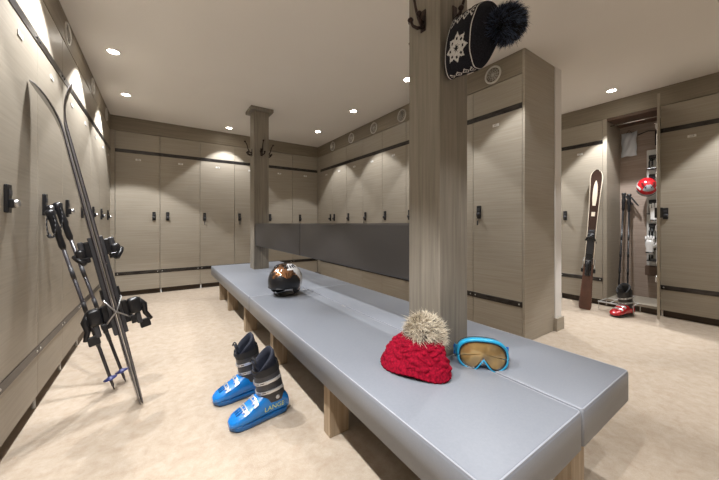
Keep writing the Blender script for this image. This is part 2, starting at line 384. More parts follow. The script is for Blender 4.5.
def post(x, y, label):
    a = .0985; t = thing('post', label, 'post', (x, y, 0))
    MB().box(-a, a, -a, a, 0.001, H-.045, 0, .004).build('shaft', 'woodpost', t)
    MB().box(-a-.05, a+.05, -a-.05, a+.05, H-.045, H-.001, 0, .005).build('cap', 'woodpost', t)
    for k in range(4):
        R = Matrix.Rotation(k*PI/2, 4, 'Z') @ Matrix.Translation((0, -a, 2.0)); hook(t, R)
    return t
post(1.1325, .9885, 'big square grey wood post nearest the camera, rising through the bench')
post(1.1325, 4.108, 'square wood post at the far end of the bench with a ceiling cap')
# backrest between the posts
t = thing('backrest', 'long padded vinyl backrest, darkened with shade in its colour, spanning between the two wooden posts', 'backrest', (1.1325, 2.6, .76))
for y0, y1 in ((1.088, 2.505), (2.509, 4.008)):
    p = MB().box(-.085, .085, y0-2.6, y1-2.6, .0, .293, 0, .014, 4).build('back_cushion', 'vinyl_back_shaded', t)
MB().box(-.02, .02, 2.47-2.6, 2.54-2.6, .02, .27).build('spine', 'kick', t)

# ---------------------------------------------------------------- bench
t = thing('bench', 'long double bench with light grey vinyl cushions on wooden legs', 'bench', (1.11, 2.5, 0))
def cushion(x0, x1, y0, y1):
    z0, z1 = .325, .447
    bm = bmesh.new(); bmesh.ops.create_cube(bm, size=1)
    for v in bm.verts: v.co = Vector(((x0+x1)/2+v.co.x*(x1-x0), (y0+y1)/2+v.co.y*(y1-y0), (z0+z1)/2+v.co.z*(z1-z0)))
    te = [e_ for e_ in bm.edges if all(v.co.z > z1-.001 for v in e_.verts)] + [e_ for e_ in bm.edges if abs(e_.verts[0].co.z-e_.verts[1].co.z) > .05]
    bmesh.ops.bevel(bm, geom=te, offset=.013, segments=4, profile=.5, affect='EDGES')
    mb = MB().frombm(bm, 0, True); mb.v = [(v[0]-1.11, v[1]-2.5, v[2]) for v in mb.v]
    o = mb.build('seat_cushion', 'vinyl', t)
    # stitched piping loop
    a = .0045; zz = z1-.0035
    q = [(x0+a, y0+a), (x1-a, y0+a), (x1-a, y1-a), (x0+a, y1-a)]
    pts = []
    cr = .012
    for i, (px, py) in enumerate(q):
        cx, cy = px+(cr if i in (0, 3) else -cr), py+(cr if i in (0, 1) else -cr)
        for k in range(5):
            an = PI+i*PI/2+k*PI/8; pts.append((cx+cr*math.cos(an)-1.11, cy+cr*math.sin(an)-2.5, zz))
    pts.append(pts[0]); MB().tube(pts, .0028, 6, 0, cap=False).build('piping', 'seam', o)
for a, b_ in ((.614, 1.130), (1.136, 1.606)):
    cushion(a, b_, .387, 2.531); cushion(a, b_, 2.535, 4.69)
MB().box(.70-1.11, 1.52-1.11, .44-2.5, 4.60-2.5, .30, .325, 0).build('seat_board', 'kick', t)
for y in (.472, 1.31, 2.18, 3.02, 3.86, 4.45):
    for x0, x1 in ((.69, .80), (1.19, 1.30)):
        MB().box(x0-1.11, x1-1.11, y-.032-2.5, y+.032-2.5, .001, .30, 0, .002).build('leg', 'leg', t)

# ---------------------------------------------------------------- skis
def make_ski(O, A, Nn, L_, mats, label, group, wmul=1., tiprise=.085, design=None, tipstart=.84, cf=.44, zs=1.):
    A = A.normalized(); Nn = (Nn-A*Nn.dot(A)).normalized(); B = A.cross(Nn)
    t = thing('ski', label, 'ski', tuple(O), 0, group)
    def hw(s):
        u = s/L_
        w = .041+.018*abs(2*u-.92)**2*1.15
        if u > .93: w *= math.sqrt(max(0.02, 1-((u-.93)/.07)**2))
        if u < .02: w *= .75+.25*u/.02
        return w*wmul
    def rise(s):
        u = s/L_; r = .006*(1-(2*u-.9)**2)*0
        if u > tipstart: r += tiprise*((u-tipstart)/(1-tipstart))**2
        return r
    def P_(s, w, z): return A*s+B*w+Nn*(rise(s)+z)
    iw = lambda s: (max(.15, math.sin(PI*min(1, max(0, (s/L_-.70)/.22)))**.5*1.15) if (design and s/L_ > .70) else 1.)
    n = 64; th_ = lambda s: .005+.009*math.sin(PI*min(1, max(0, s/L_)))**.7
    rings = []
    for i in range(n+1):
        s = L_*i/n; w = hw(s); z = th_(s)
        rings.append([P_(s, -w, 0), P_(s, w, 0), P_(s, w, z*.55), P_(s, w*.86, z), P_(s, w*.36*iw(s), z), P_(s, -w*.36*iw(s), z), P_(s, -w*.86, z), P_(s, -w, z*.55)])
    def mf(i, j):
        if j == 0: return 2
        if j in (1, 7): return 1
        if design: return design(i/n, j)
        return 0
    MB().rings(rings, 0, True, True, False, mf).build('ski_body', mats, t)
    zt = .013; c0 = L_*cf
    def blk(mb, s0, s1, w0, w1, z0, z1, mi=0, bev=.007):
        z0, z1 = zt+(z0-zt)*zs, zt+(z1-zt)*zs
        tmp = MB().box(s0, s1, w0, w1, z0, z1, 0, min(bev, .45*(s1-s0), .45*(w1-w0), .45*(z1-z0)), 3)
        mb.add([A*v[0]+B*v[1]+Nn*v[2] for v in tmp.v], tmp.f, mi, bev > .011)
    mb = MB(); blk(mb, c0-.33, c0+.24, -.031, .031, zt-.002, zt+.012, 0, .003); mb.build('binding_plate', ['dgrey'], t)
    mb = MB()   # toe piece
    blk(mb, c0+.13, c0+.22, -.03, .03, zt+.01, zt+.03); blk(mb, c0+.12, c0+.185, -.036, .036, zt+.028, zt+.062, 0, .017)
    blk(mb, c0+.17, c0+.225, -.022, .022, zt+.028, zt+.048, 1, .008)
    mb.tube([A*(c0+.10)+B*-.045+Nn*(zt+.05), A*(c0+.13)+B*-.03+Nn*(zt+.075), A*(c0+.15)+Nn*(zt+.085), A*(c0+.13)+B*.03+Nn*(zt+.075), A*(c0+.10)+B*.045+Nn*(zt+.05)], .012, 10, 0); blk(mb, c0+.105, c0+.135, -.042, -.02, zt+.02, zt+.045, 0, .006); blk(mb, c0+.105, c0+.135, .02, .042, zt+.02, zt+.045, 0, .006)
    mb.build('toe_binding', ['black', 'dgrey'], t)
    mb = MB()   # heel piece
    blk(mb, c0-.28, c0-.15, -.03, .03, zt+.01, zt+.032); blk(mb, c0-.245, c0-.15, -.033, .033, zt+.03, zt+.082, 0, .020)
    blk(mb, c0-.31, c0-.22, -.02, .02, zt+.05, zt+.07, 1, .007); blk(mb, c0-.345, c0-.295, -.016, .016, zt+.058, zt+.098, 0, .006)
    mb.tube([A*(c0-.17)+Nn*(zt+.09), A*(c0-.21)+Nn*(zt+.118), A*(c0-.26)+Nn*(zt+.115), A*(c0-.31)+Nn*(zt+.135)], [.02, .018, .014, .011], 10, 0)
    mb.build('heel_binding', ['black', 'dgrey'], t)
    mb = MB()
    for sg in (-1, 1):
        mb.tube([A*(c0-.115)+B*(sg*.035)+Nn*(zt+.02), A*(c0-.12)+B*(sg*.056)+Nn*(zt+.022), A*(c0-.19)+B*(sg*.058)+Nn*(zt-.012), A*(c0-.25)+B*(sg*.060)+Nn*(zt-.075)], .004, 6, 0)
        tmp = MB().box(c0-.29, c0-.24, sg*.060-.008, sg*.060+.008, zt-.092, zt-.070, 0, .003)
        mb.add([A*v[0]+B*v[1]+Nn*v[2] for v in tmp.v], tmp.f, 1)
    blk(mb, c0-.125, c0-.06, -.03, .03, zt+.012, zt+.02, 1, .003)
    mb.build('brake', ['steel', 'black'], t)
    return t
O = Vector((-.092, 2.17, .004)); T = Vector((-.487, 2.28, 1.82)); A = (T-O); Ls = A.length; A.normalize()
nx = Vector((1, .19, 0)); nx = (nx-A*nx.dot(A)).normalized()
gs = 'pair of dark skis leaning on the left lockers'
make_ski(O+nx*.004, A, nx, Ls, ['skit', 'skie', 'skib'], 'dark ski of the left leaning pair, on the room side facing the bench', gs, 1.0, .075, None, .86, .405, 1.3)
make_ski(O-nx*.004, A, -nx, Ls, ['skit', 'skie', 'skib'], 'dark ski of the left leaning pair, on the side against the locker doors', gs, 1.0, .075, None, .84, .405, 1.3)
# brown skis at the right
def dsg(u, j):
    if j in (2, 6): return 3 if u > .3 else 0
    if j in (3, 5): return 4 if u > .3 else 0
    return 3 if .72 < u < .91 or .655 < u < .675 else (4 if u > .3 else 0)
O = Vector((4.31, 1.455, .004)); T = Vector((4.672, 1.44, 1.735)); A = (T-O); Lr = A.length; A.normalize()
nx = Vector((-1, -.25, 0)); nx = (nx-A*nx.dot(A)).normalized()
gs = 'pair of brown skis leaning beside the open locker'
make_ski(O+nx*.004, A, nx, Lr, ['skibrown', 'skicream', 'skib', 'skicream', 'skidark'], 'brown ski with cream inlay facing the room, leaning left of the open locker', gs, 1.12, .03, dsg, .9, .42, 1.3)
make_ski(O-nx*.004, A, -nx, Lr-.02, ['skibrown', 'skicream', 'skib', 'skicream', 'skidark'], 'brown ski hidden behind its twin, nearest the locker door', gs, 1.12, .02, dsg, .9, .42, 1.3)

# ---------------------------------------------------------------- poles
def make_pole(tip, top, label, group, basket='baskt', bars=True, side=Vector((0, -1, 0)), smat='skit'):
    tip = Vector(tip); top = Vector(top); A = top-tip; Lp = A.length; A.normalize()
    s1 = (side-A*side.dot(A)).normalized(); s2 = A.cross(s1)
    t = thing('ski_pole', label, 'ski pole', tuple(tip), 0, group)
    MB().tube([A*.0, A*.02, A*.03, A*.09, A*(Lp-.14)], [.003, .005, .0075, .009, .0105], 10).build('shaft', smat, t)
    for k in range(3):
        s = .3+.22*k; tag(MB().tube([A*s, A*(s+.07)], 0.0115, 10, 0).build('shaft_band', 'dgrey' if smat == 'skit' else 'blackm', t), 'grey band on the pole shaft')
    R = Matrix((( s1.x, s2.x, A.x, A.x*.075), (s1.y, s2.y, A.y, A.y*.075), (s1.z, s2.z, A.z, A.z*.075), (0,0,0,1)))
    mb = MB().lathe([(.010, -.012), (.012, -.004), (.034, 0), (.036, .003), (.016, .007), (.010, .018)], 18, 0, R)
    mb.build('basket', basket, t)
    MB().tube([A*(Lp-.24), A*(Lp-.22), A*(Lp-.15), A*(Lp-.13), A*(Lp-.10), A*(Lp-.07), A*(Lp-.035), A*(Lp-.012), A*Lp], [.012, .017, .016, .021, .0195, .018, .0205, .027, .014], 12).build('grip', 'black', t)
    mb = MB(); tp = A*(Lp-.015)
    pts = []
    for k in range(17):
        a = k/16*2*PI; pts.append(tp+s1*(.045*(1-math.cos(a)))+s2*.02*math.sin(a)-A*(.055*(1-math.cos(a))-.0)-Vector((0,0,.02*(1-math.cos(a)))))
    for i in range(16):
        p, q = pts[i], pts[i+1]; w = s2*.009 if abs(math.sin(i/16*2*PI)) < .7 else s1*.009
        mb.add([p-w, p+w, q+w, q-w], [(0, 1, 2, 3)], 0, True)
    st = mb.build('wrist_strap', 'blackm', t, fix=False)
    sm_ = st.modifiers.new('solid', 'SOLIDIFY'); sm_.thickness = .0025
    return t
g = 'ski poles leaning on the left lockers'
make_pole((-.235, 2.42, .002), (-.53, 2.44, 1.13), 'black ski pole leaning on the left lockers, farther from the skis', g)
make_pole((-.185, 2.50, .002), (-.525, 2.56, 1.18), 'black ski pole leaning on the left lockers, nearer the skis', g)
g = 'ski poles standing in the open locker'
make_pole((4.92, 1.295, ZK+.032), (5.13, 1.29, 1.46), 'left dark ski pole standing inside the open locker', g, 'black', smat='black')
make_pole((4.90, 1.20, ZK+.032), (5.12, 1.235, 1.44), 'right dark ski pole standing inside the open locker', g, 'black', smat='black')

# ---------------------------------------------------------------- ski boots
def interp(tab, x):
    for (a, *va), (b_, *vb) in zip(tab, tab[1:]):
        if x <= b_:
            k = (x-a)/(b_-a); k = max(0, min(1, k)); k = k*k*(3-2*k)*.5+k*.5
            return [p+(q-p)*k for p, q in zip(va, vb)]
    return list(tab[-1][1:])
TAB = [(-.158, .026, .075), (-.150, .036, .10), (-.125, .042, .135), (-.08, .044, .155), (-.03, .045, .158), (.0, .047, .148), (.03, .049, .128), (.07, .051, .104), (.105, .049, .086), (.135, .043, .070), (.150, .034, .058), (.160, .020, .046)]
def sp(x, ph, off=0.):
    w, h_ = interp(TAB, x); z0 = .022; hh = (h_-z0)/2
    c_, s_ = math.cos(ph), math.sin(ph); e_ = .62
    y = (w+off)*math.copysign(abs(c_)**e_, c_)
    taper = 1-.28*max(0, s_)**1.3*(1 if x > -.02 else .35)
    return Vector((x, y*taper, z0+hh+(hh+off)*math.copysign(abs(s_)**e_, s_)))
def cp(z, ph, off=0.):
    k = (z-.10)/.2; cx = -.068+.042*k; rx = .073-.009*k; ry = .047+.009*k
    c_, s_ = math.cos(ph), math.sin(ph)
    return Vector((cx+(rx+off)*math.copysign(abs(c_)**.85, c_), (ry+off)*math.copysign(abs(s_)**.85, s_), z+.018*(-c_)*max(0, k)))
def make_boot(x, y, rz, label, group, shell='blue', cuff='dgrey', liner='navy', mark=True, buck='buckle', open_=.0, shell2='blue2'):
    t = thing('ski_boot', label, 'ski boot', (x, y, 0), rz, group); t.scale = (1.0, 1.14, .95)
    # sole
    mb = MB(); pts = []
    n = 40; rg = []
    for z, sc in ((.001, .94), (.006, 1.0), (.026, 1.02), (.03, .98)):
        ring = []
        for j in range(n):
            a = 2*PI*j/n; xx = .158*math.copysign(abs(math.cos(a))**.75, math.cos(a)); w = interp(TAB, xx)[0]
            ring.append(Vector((xx*sc, w*sc*.93*math.copysign(min(1, abs(math.sin(a))*1.6), math.sin(a)), z+(.004 if abs(xx) < .04 and z < .004 else 0))))
        rg.append(ring)
    mb.rings(rg, 0).build('sole', 'black' if shell == 'redshell' else shell2, t)
    xs_ = [-.158, -.154, -.148, -.138, -.12, -.10, -.08, -.06, -.04, -.02, 0, .015, .03, .045, .06, .075, .09, .105, .12, .135, .145, .153, .158, .160]
    N_ = 32
    mb = MB().rings([[sp(xx, 2*PI*j/N_) for j in range(N_)] for xx in xs_], 0)
    sh = mb.build('lower_shell', [shell], t)
    # toe ledge and ridges
    mb = MB()
    for yy in (-.012, 0, .012):
        mb.tube([sp(.128+.0, PI/2+yy*22, .002), sp(.112, PI/2+yy*22, .003), sp(.096, PI/2+yy*22, .001)], .0032, 6)
    mb.build('toe_ridge', shell2, t)
    # cuff
    zz = [.095, .11, .14, .17, .2, .23, .26, .28, .29]
    outer = [[cp(z, 2*PI*j/N_) for j in range(N_)] for z in zz]; inner = [[cp(z, 2*PI*j/N_, -.006) for j in range(N_)] for z in (.292, .27, .2)]
    MB().rings(outer+inner, 0, False, False).build('cuff', [cuff], t)
    o2 = [[cp(z, 2*PI*j/N_, .0025) for j in range(N_)] for z in (.262, .268, .298, .303)]
    tag(MB().rings(o2, 0, False, False).build('power_strap', ['blackm'], t), 'wide black strap around the cuff top')
    # liner with high back
    lin = []
    for z, off in ((.24, -.004), (.29, -.005), (.315, -.003), (.332, -.001), (.340, -.006), (.338, -.015), (.31, -.021), (.22, -.022), (.16, -.024)):
        r_ = []
        for j in range(N_):
            a = 2*PI*j/N_; p = cp(z, a, off); k = max(0, z-.27)/.07
            p.z += k*(.030*(-math.cos(a))-.012*max(0, math.cos(a))*2.0); p.x += .012*k*max(0, -math.cos(a)); r_.append(p)
        lin.append(r_)
    MB().rings(lin, 0, False, True).build('liner', [liner], t)
    # tongue
    mb = MB(); rg = []
    for k in range(9):
        z = .20+.017*k; cxx = cp(.29, 0).x-.014+ (z-.29)*.35; hw_ = .030-.0006*k*k*.5; rg.append([Vector((cxx-3.5*(u*hw_)**2*3+d, u*hw_, z)) for d, us in ((.006, (-1, -.6, -.2, .2, .6, 1)), (-.008, (1, .6, .2, -.2, -.6, -1))) for u in us])
    tg = MB().rings(rg, 0).build('tongue', [liner], t)
    MB().tube([(cp(.29, 0).x-.008+.002*k, .018*math.cos(k*PI/8), .325+.026*math.sin(k*PI/8)) for k in range(9)], .004, 8).build('pull_loop', 'blackm', tg)
    # buckles on the shell (bands follow the shell), visible side is +y
    def band(fn, a0, a1, wd, mi=0, n=14):
        vs = []; 
        for i in range(n+1):
            a = a0+(a1-a0)*i/n
            vs += [fn(a, -wd, .002), fn(a, wd, .002), fn(a, wd, .0065), fn(a, -wd, .0065)]
        fs = []
        for i in range(n):
            for j in range(4): fs.append((i*4+j, i*4+(j+1) % 4, i*4+4+(j+1) % 4, i*4+4+j))
        fs += [(3, 2, 1, 0), (n*4, n*4+1, n*4+2, n*4+3)]
        return vs, fs
    for bx in (.088, .038):
        slant = .25
        f1 = lambda a, w_, o: sp(bx+w_-slant*.05*math.sin(a-PI/2), a, o)
        mb = MB()
        for dw in (-.0075, .0075):
            f2 = lambda a, w_, o, dw=dw: sp(bx+dw+w_, a, o)
            v_, f_ = band(f2, .28*PI, .70*PI, .0022); mb.add(v_, f_, 0)
        for a in (.33, .43, .53, .63):
            v_, f_ = band(f1, (a-.012)*PI, (a+.012)*PI, .0085, n=2); mb.add(v_, f_, 0)
        v_, f_ = band(lambda a, w_, o: sp(bx+w_, a, o+.006), .18*PI, .34*PI, .006, n=6); mb.add(v_, f_, 0)
        v_, f_ = band(lambda a, w_, o: sp(bx+w_, a, o+.003), .14*PI, .20*PI, .011, n=3); mb.add(v_, f_, 0)
        mb.build('buckle', [buck], t)
    for bz, tl in ((.155, .0), (.215, .1)):
        mb = MB()
        for dw in (-.006, .006):
            f2 = lambda a, w_, o, dw=dw: cp(bz+dw+w_+.012*math.sin(a), a, o)
            v_, f_ = band(f2, -.30*PI, .62*PI, .0022, n=24); mb.add(v_, f_, 0)
        for a in (-.1, .05, .2, .35, .5):
            v_, f_ = band(lambda a_, w_, o: cp(bz+w_+.012*math.sin(a_), a_, o), (a-.015)*PI, (a+.015)*PI, .007, n=2); mb.add(v_, f_, 0)
        v_, f_ = band(lambda a, w_, o: cp(bz+w_+.012*math.sin(a)+.01*max(0, a-1.3), a, o+.004+.006*max(0, a-1.4)), .38*PI, .70*PI, .007, n=8); mb.add(v_, f_, 0)
        mb.build('buckle', [buck], t)
    # pivot
    for sg in (-1, 1):
        R = Matrix.Translation((-.078, sg*.046, .118)) @ Matrix.Rotation(-sg*PI/2, 4, 'X')
        MB().lathe([(.011, 0), (.011, .004), (.008, .006), (.0005, .006)], 16, 0, R).build('pivot', buck, t)
    if mark:
        def fn(u, v):
            xx = -.062-u; z = .068+v; w, h_ = interp(TAB, xx); zc = .022+(h_-.022)/2; q = max(-.98, min(.98, (z-zc)/((h_-.022)/2)))
            s_ = math.copysign(abs(q)**(1/.62), q); ph = math.asin(max(-1, min(1, s_)))
            return sp(xx, ph, .0012)
        mb = MB().text('LANGE', .036, 0, 0, fn); tag(mb.build('lettering', 'lime', t, fix=False), 'pale green lettering along the shell side')
    return t
g = 'pair of blue ski boots beside the bench'
make_boot(.450, 1.625, PI+.10, 'blue ski boot on the carpet nearer the camera, closest to the bench legs', g)
make_boot(.415, 1.90, PI+.05, 'blue ski boot with open cuff, behind its twin on the carpet', g, mark=False)
make_boot(4.375, 1.115, PI-.28, 'red and black ski boot on the carpet before the open locker', None, 'redshell', 'black', 'blackm', False, 'buckle', shell2='redshell')

# wire boot rack at the locker foot
t = world('boot_rack', 'low white wire boot rack pulled out under the open locker', 'rack', (4.62, 1.2, 0))
mb = MB()
for x0 in (-.16, .10):
    mb.tube([(x0, -.16, .012), (x0, -.16, .10), (x0, .16, .10), (x0, .16, .012)], .006, 8)
for y0 in (-.15, -.05, .05, .15): mb.tube([(-.18, y0, .105), (.06, y0, .105)], .005, 8)
mb.tube([(-.18, -.16, .105), (-.18, .16, .105)], .009, 8)
mb.build('wire_frame', 'rack', t)

# ---------------------------------------------------------------- fur pompoms
def fur(name, parent, c, R, n, mats, wts, ln=.6, seedv=1, w=.0016, droop=.25, core=None, swirl=.4):
    rnd = random.Random(seedv); mb = MB(); c = Vector(c)
    for i in range(n):
        z = rnd.uniform(-1, 1); a = rnd.uniform(0, 2*PI); q = math.sqrt(1-z*z); d = Vector((q*math.cos(a), q*math.sin(a), z))
        cl = math.sin(3.1*d.x+1.7)*math.cos(4.3*d.y)*math.sin(3.7*d.z+.6)
        tn = Vector((0,0,1)).cross(d); tn = tn.normalized() if tn.length > .01 else Vector((1,0,0))
        side = (tn*math.cos(i)+d.cross(tn)*math.sin(i))
        r0 = R*.62; r1 = R*(1-ln*.4*rnd.random())
        bend = tn*swirl*R*rnd.uniform(.1, .8)+Vector((0,0,-droop*R*rnd.random()))+Vector((rnd.gauss(0, .09), rnd.gauss(0, .09), rnd.gauss(0, .09)))*R
        p0 = c+d*r0; p1 = c+d*(r0+(r1-r0)*.6)+bend*.3; p2 = c+d*r1+bend
        sw = side*w
        mi = rnd.choices(range(len(mats)), wts)[0]
        if cl > .35 and len(mats) > 2: mi = 2 if rnd.random() < .6 else mi
        o = len(mb.v)
        mb.add([p0-sw, p0+sw, p1+sw*.9, p1-sw*.9, p2], [(0, 1, 2, 3), (3, 2, 4)], mi, True)
    if core is not None:
        mb.lathe([(R*.74*math.sin(PI*k/10)+.0003, -R*.74*math.cos(PI*k/10)) for k in range(11)], 16, core, Matrix.Translation(c))
    o = mb.build(name, mats, parent, fix=False); return o

# ---------------------------------------------------------------- red knit hat
ctr = Vector((.872, .895, .449)); ax = Vector((.26, -.97, 0)).normalized(); bx_ = Vector((ax.y*-1, ax.x, 0))
t = world('knit_hat', 'red cable knit hat with cream fur pompom on the bench by the big post', 'hat', tuple(ctr))
NU, NV = 180, 60; rg = []
for i in range(NV+1):
    v = i/NV
    prof = (1-.42*v-.22*v**2) if v < .999 else .05
    if v > .8: prof *= math.sqrt(max(0.0, 1-((v-.8)/.2)**2))*.9+.1*(1-v)/.2
    z = .115*(math.sin(v*PI/2)**.9)
    r_ = []
    for j in range(NU):
        a = 2*PI*j/NU
        cab = .5+.5*math.sin(12*a+2.2*math.sin(v*19)); rib = .0035*abs(math.sin(18*a)) if v < .12 else 0
        dsp = (.0085*cab*abs(math.sin(v*22+1.5*math.sin(6*a)))+.004*math.sin(a*5+v*7)) if v >= .12 else rib
        slump = .012*math.sin(3*a+1.1)*(1-v)+.008*math.sin(2*a)*v
        p = ax*math.cos(a)*(.155*prof+dsp+slump*.6)+bx_*math.sin(a)*(.088*prof+dsp+slump*.35)
        p += Vector((.06*v, .005*v, 0)); p.z = z+dsp*.5*v+(.006*math.sin(4*a+.5)*max(0, 1-v*5)+.006 if v < .2 else .006)
        r_.append(p)
    rg.append(r_)
inn = [[p*.95+Vector((0,0,.004)) for p in rg[0]], [Vector((p.x*.8, p.y*.8, .05)) for p in rg[0]]]
MB().rings(inn[::-1]+rg, 0, True, True).build('hat_body', ['redk'], t)
fur('pompom', t, Vector((.955, .905, .575))-ctr, .100, 11000, ['furc', 'furt', 'furd'], (.70, .22, .08), .5, 3, .0013, .2, 1)

# ---------------------------------------------------------------- black nordic hat on the hook
c0 = Vector((1.095, .858, 1.835)); pc = Vector((1.10, .622, 1.815)); A = (pc-c0).normalized()
U = Vector((.18, 0, 1)); U = (U-A*U.dot(A)).normalized(); V = A.cross(U)     # U: long (vertical) axis of the flattened hat
t = world('bobble_hat', 'black nordic patterned beanie with dark fur pompom hanging on the big post', 'hat', tuple(c0))
Lh = .205; NU, NV = 220, 110
def star(u, v):
    # eight petal snowflake in [-1,1]^2
    r = math.hypot(u, v)
    if r > 1.0: return False
    a = math.atan2(v, u); k = ((a+PI/8) % (PI/4))-PI/8
    x_, y_ = r*math.cos(k), r*math.sin(k)
    # petal diamonds
    if .12 < x_ < .98 and abs(y_) < .30*min((x_-.12)/.43, (.98-x_)/.43)*1.0:
        return not (abs(x_-.58) < .085 and abs(y_) < .085)
    return False
def pat(v, a):
    # v: 0 brim .. 1 crown, a angle 0..2pi
    if .015 < v < .035: return True
    if .625 < v < .645: return True
    q = a/(2*PI)*6; cell = int(q) % 2; f = q-int(q)
    uu = (f-.5)*2; vv = (v-.33)/.27
    if cell == 0: return star(uu*1.05, vv*.98)
    if abs(vv) < 1:
        k = (vv*1.6) % 1.0; d_ = abs(k-.5)*2; w_ = (1-d_)
        if abs(uu) < .42: 
            e_ = abs(uu)/.42+d_
            return .62 < e_ < .98 or e_ < .25
    return False
rg = []
vals = {}
for i in range(NV+1):
    v = i/NV; r_ = []
    k = 1.0-.06*v if v < .5 else (.97*math.sqrt(max(0, 1-((v-.5)/.5)**2.3))+.03)
    pr = (1.02 if v < .04 else 1)*k
    for j in range(NU):
        a = 2*PI*j/NU
        fold = 1+.02*math.sin(9*a)*v
        ru = .142*pr*fold; rv = (.060+.022*math.sin(PI*min(1, v*1.1)))*pr*fold
        r_.append(U*math.cos(a)*ru+V*math.sin(a)*rv+A*Lh*(v**.95)*1.0)
    rg.append(r_)
mf = lambda i, j: 1 if pat((i+.5)/NV, 2*PI*((j+.5)/NU+PI/6+PI/3-.15) % (2*PI)) else 0
inn = [[p*.94+A*.006 for p in rg[0]], [p*.9+A*.08 for p in rg[0]]]
mb = MB(); mb.rings(rg, 0, False, True, True, mf); mb.rings(inn[::-1]+[rg[0]], 0, True, False)
mb.build('hat_body', ['kb', 'kw'], t)
fur('pompom', t, pc-c0, .076, 8000, ['furb', 'furn', 'furb'], (.42, .50, .08), .5, 5, .0013, .15, 0)

# ---------------------------------------------------------------- goggles
gx = Vector((.66, -.75, 0)).normalized(); gn = Vector((-.75, -.66, .12)).normalized(); gz = gx.cross(gn)*-1
gz = gz if gz.z > 0 else -gz
gc = Vector((1.118, .732, .502))
t = world('ski_goggles', 'light blue ski goggles with amber lens on the bench beside the red hat', 'goggles', tuple(gc))
def gout(a, sc=1., grow=0.):
    c_, s_ = math.cos(a), math.sin(a)
    x_ = (.092*sc+grow)*math.copysign(abs(c_)**.62, c_); z_ = (.053*sc+grow)*math.copysign(abs(s_)**.62, s_)
    if s_ < 0: z_ += .042*math.exp(-(x_/.021)**2)-.004*math.exp(-((abs(x_)-.05)/.02)**2)
    else: z_ -= .012*(x_/.086)**2
    return x_, z_
def gp(x_, z_, d): return gx*x_+gz*z_+gn*(d-3.2*x_*x_)
n = 72; A_ = [2*PI*j/n for j in range(n)]
def gring(grow, d, sc=1.): return [gp(*gout(a, sc, grow), d) for a in A_]
MB().rings([gring(.0, .004), gring(.003, .011), gring(.010, .011), gring(.014, .002), gring(.014, -.018), gring(.008, -.022), gring(0, -.016), gring(0, .004)], 0, False, False).build('frame', ['gblue'], t)
mb = MB(); rr = [[gp(gout(a)[0]*k, gout(a)[1]*k + (0 if k == 1 else .006*(1-k)), .004+.002*(1-k)) for a in A_] for k in (1.03, .8, .55, .3, .05)]
mb.rings(rr, 0, False, True).build('lens', ['lens'], t)
mb = MB().rings([gring(-.003, .0065), gring(.001, .0105), gring(.0045, .0108)], 0, False, False); mb.build('lens_rim', 'black', t)
MB().rings([gring(.012, -.018), gring(.011, -.045), gring(-.002, -.048), gring(-.004, -.018)], 0, False, False).build('face_foam', ['foam'], t)
# outriggers and strap
for sg in (-1, 1):
    mb = MB(); x0 = .096*sg
    pts_ = [gp(x0, .0, -.004), gp(x0*1.10, 0, -.016), gp(x0*1.15, 0, -.04)]
    vs = []
    for p in pts_:
        vs += [p+gz*.02, p-gz*.02, p-gz*.02-gn*.007, p+gz*.02-gn*.007]
    mb.add(vs, [(0,1,5,4),(1,2,6,5),(2,3,7,6),(3,0,4,7),(4,5,9,8),(5,6,10,9),(6,7,11,10),(7,4,8,11),(3,2,1,0),(8,9,10,11)], 0)
    mb.build('outrigger', 'gblue2' if sg > 0 else 'gblue', t)
ctrl = [gp(-.108, 0, -.028)+Vector((0,0,-.004)), gp(-.112, 0, -.05)+Vector((0,0,-.01)), gx*-.085+gn*-.105+Vector((0,0,-.012)), gx*-.03+gn*-.135+Vector((0,0,.0)), gx*.03+gn*-.128+Vector((0,0,.004)), gx*.085+gn*-.105+Vector((0,0,-.01)), gp(.112, 0, -.05), gp(.108, 0, -.028)]
def cr(ps, n=8):
    out = []
    for i in range(len(ps)-1):
        p0, p1, p2, p3 = ps[max(0, i-1)], ps[i], ps[i+1], ps[min(len(ps)-1, i+2)]
        for k in range(n):
            u = k/n; out.append(.5*((2*p1)+(p2-p0)*u+(2*p0-5*p1+4*p2-p3)*u*u+(3*p1-p0-3*p2+p3)*u**3))
    return out+[ps[-1]]
pts = cr(ctrl); mb = MB(); hh = .021
rg = []
for i, p in enumerate(pts):
    tg_ = (pts[min(i+1, len(pts)-1)]-pts[max(0, i-1)]).normalized(); nn = tg_.cross(Vector((0,0,1))).normalized()*.0015
    up = Vector((0,0,1))*hh
    rg.append([p+up+nn, p+up*.33+nn, p-up*.33+nn, p-up+nn, p-up-nn, p-up*.33-nn, p+up*.33-nn, p+up-nn])
mb.rings(rg, 0, True, True, False, lambda i, j: 1 if j in (1, 5) else 0).build('strap', ['gblue2', 'gblue'], t)

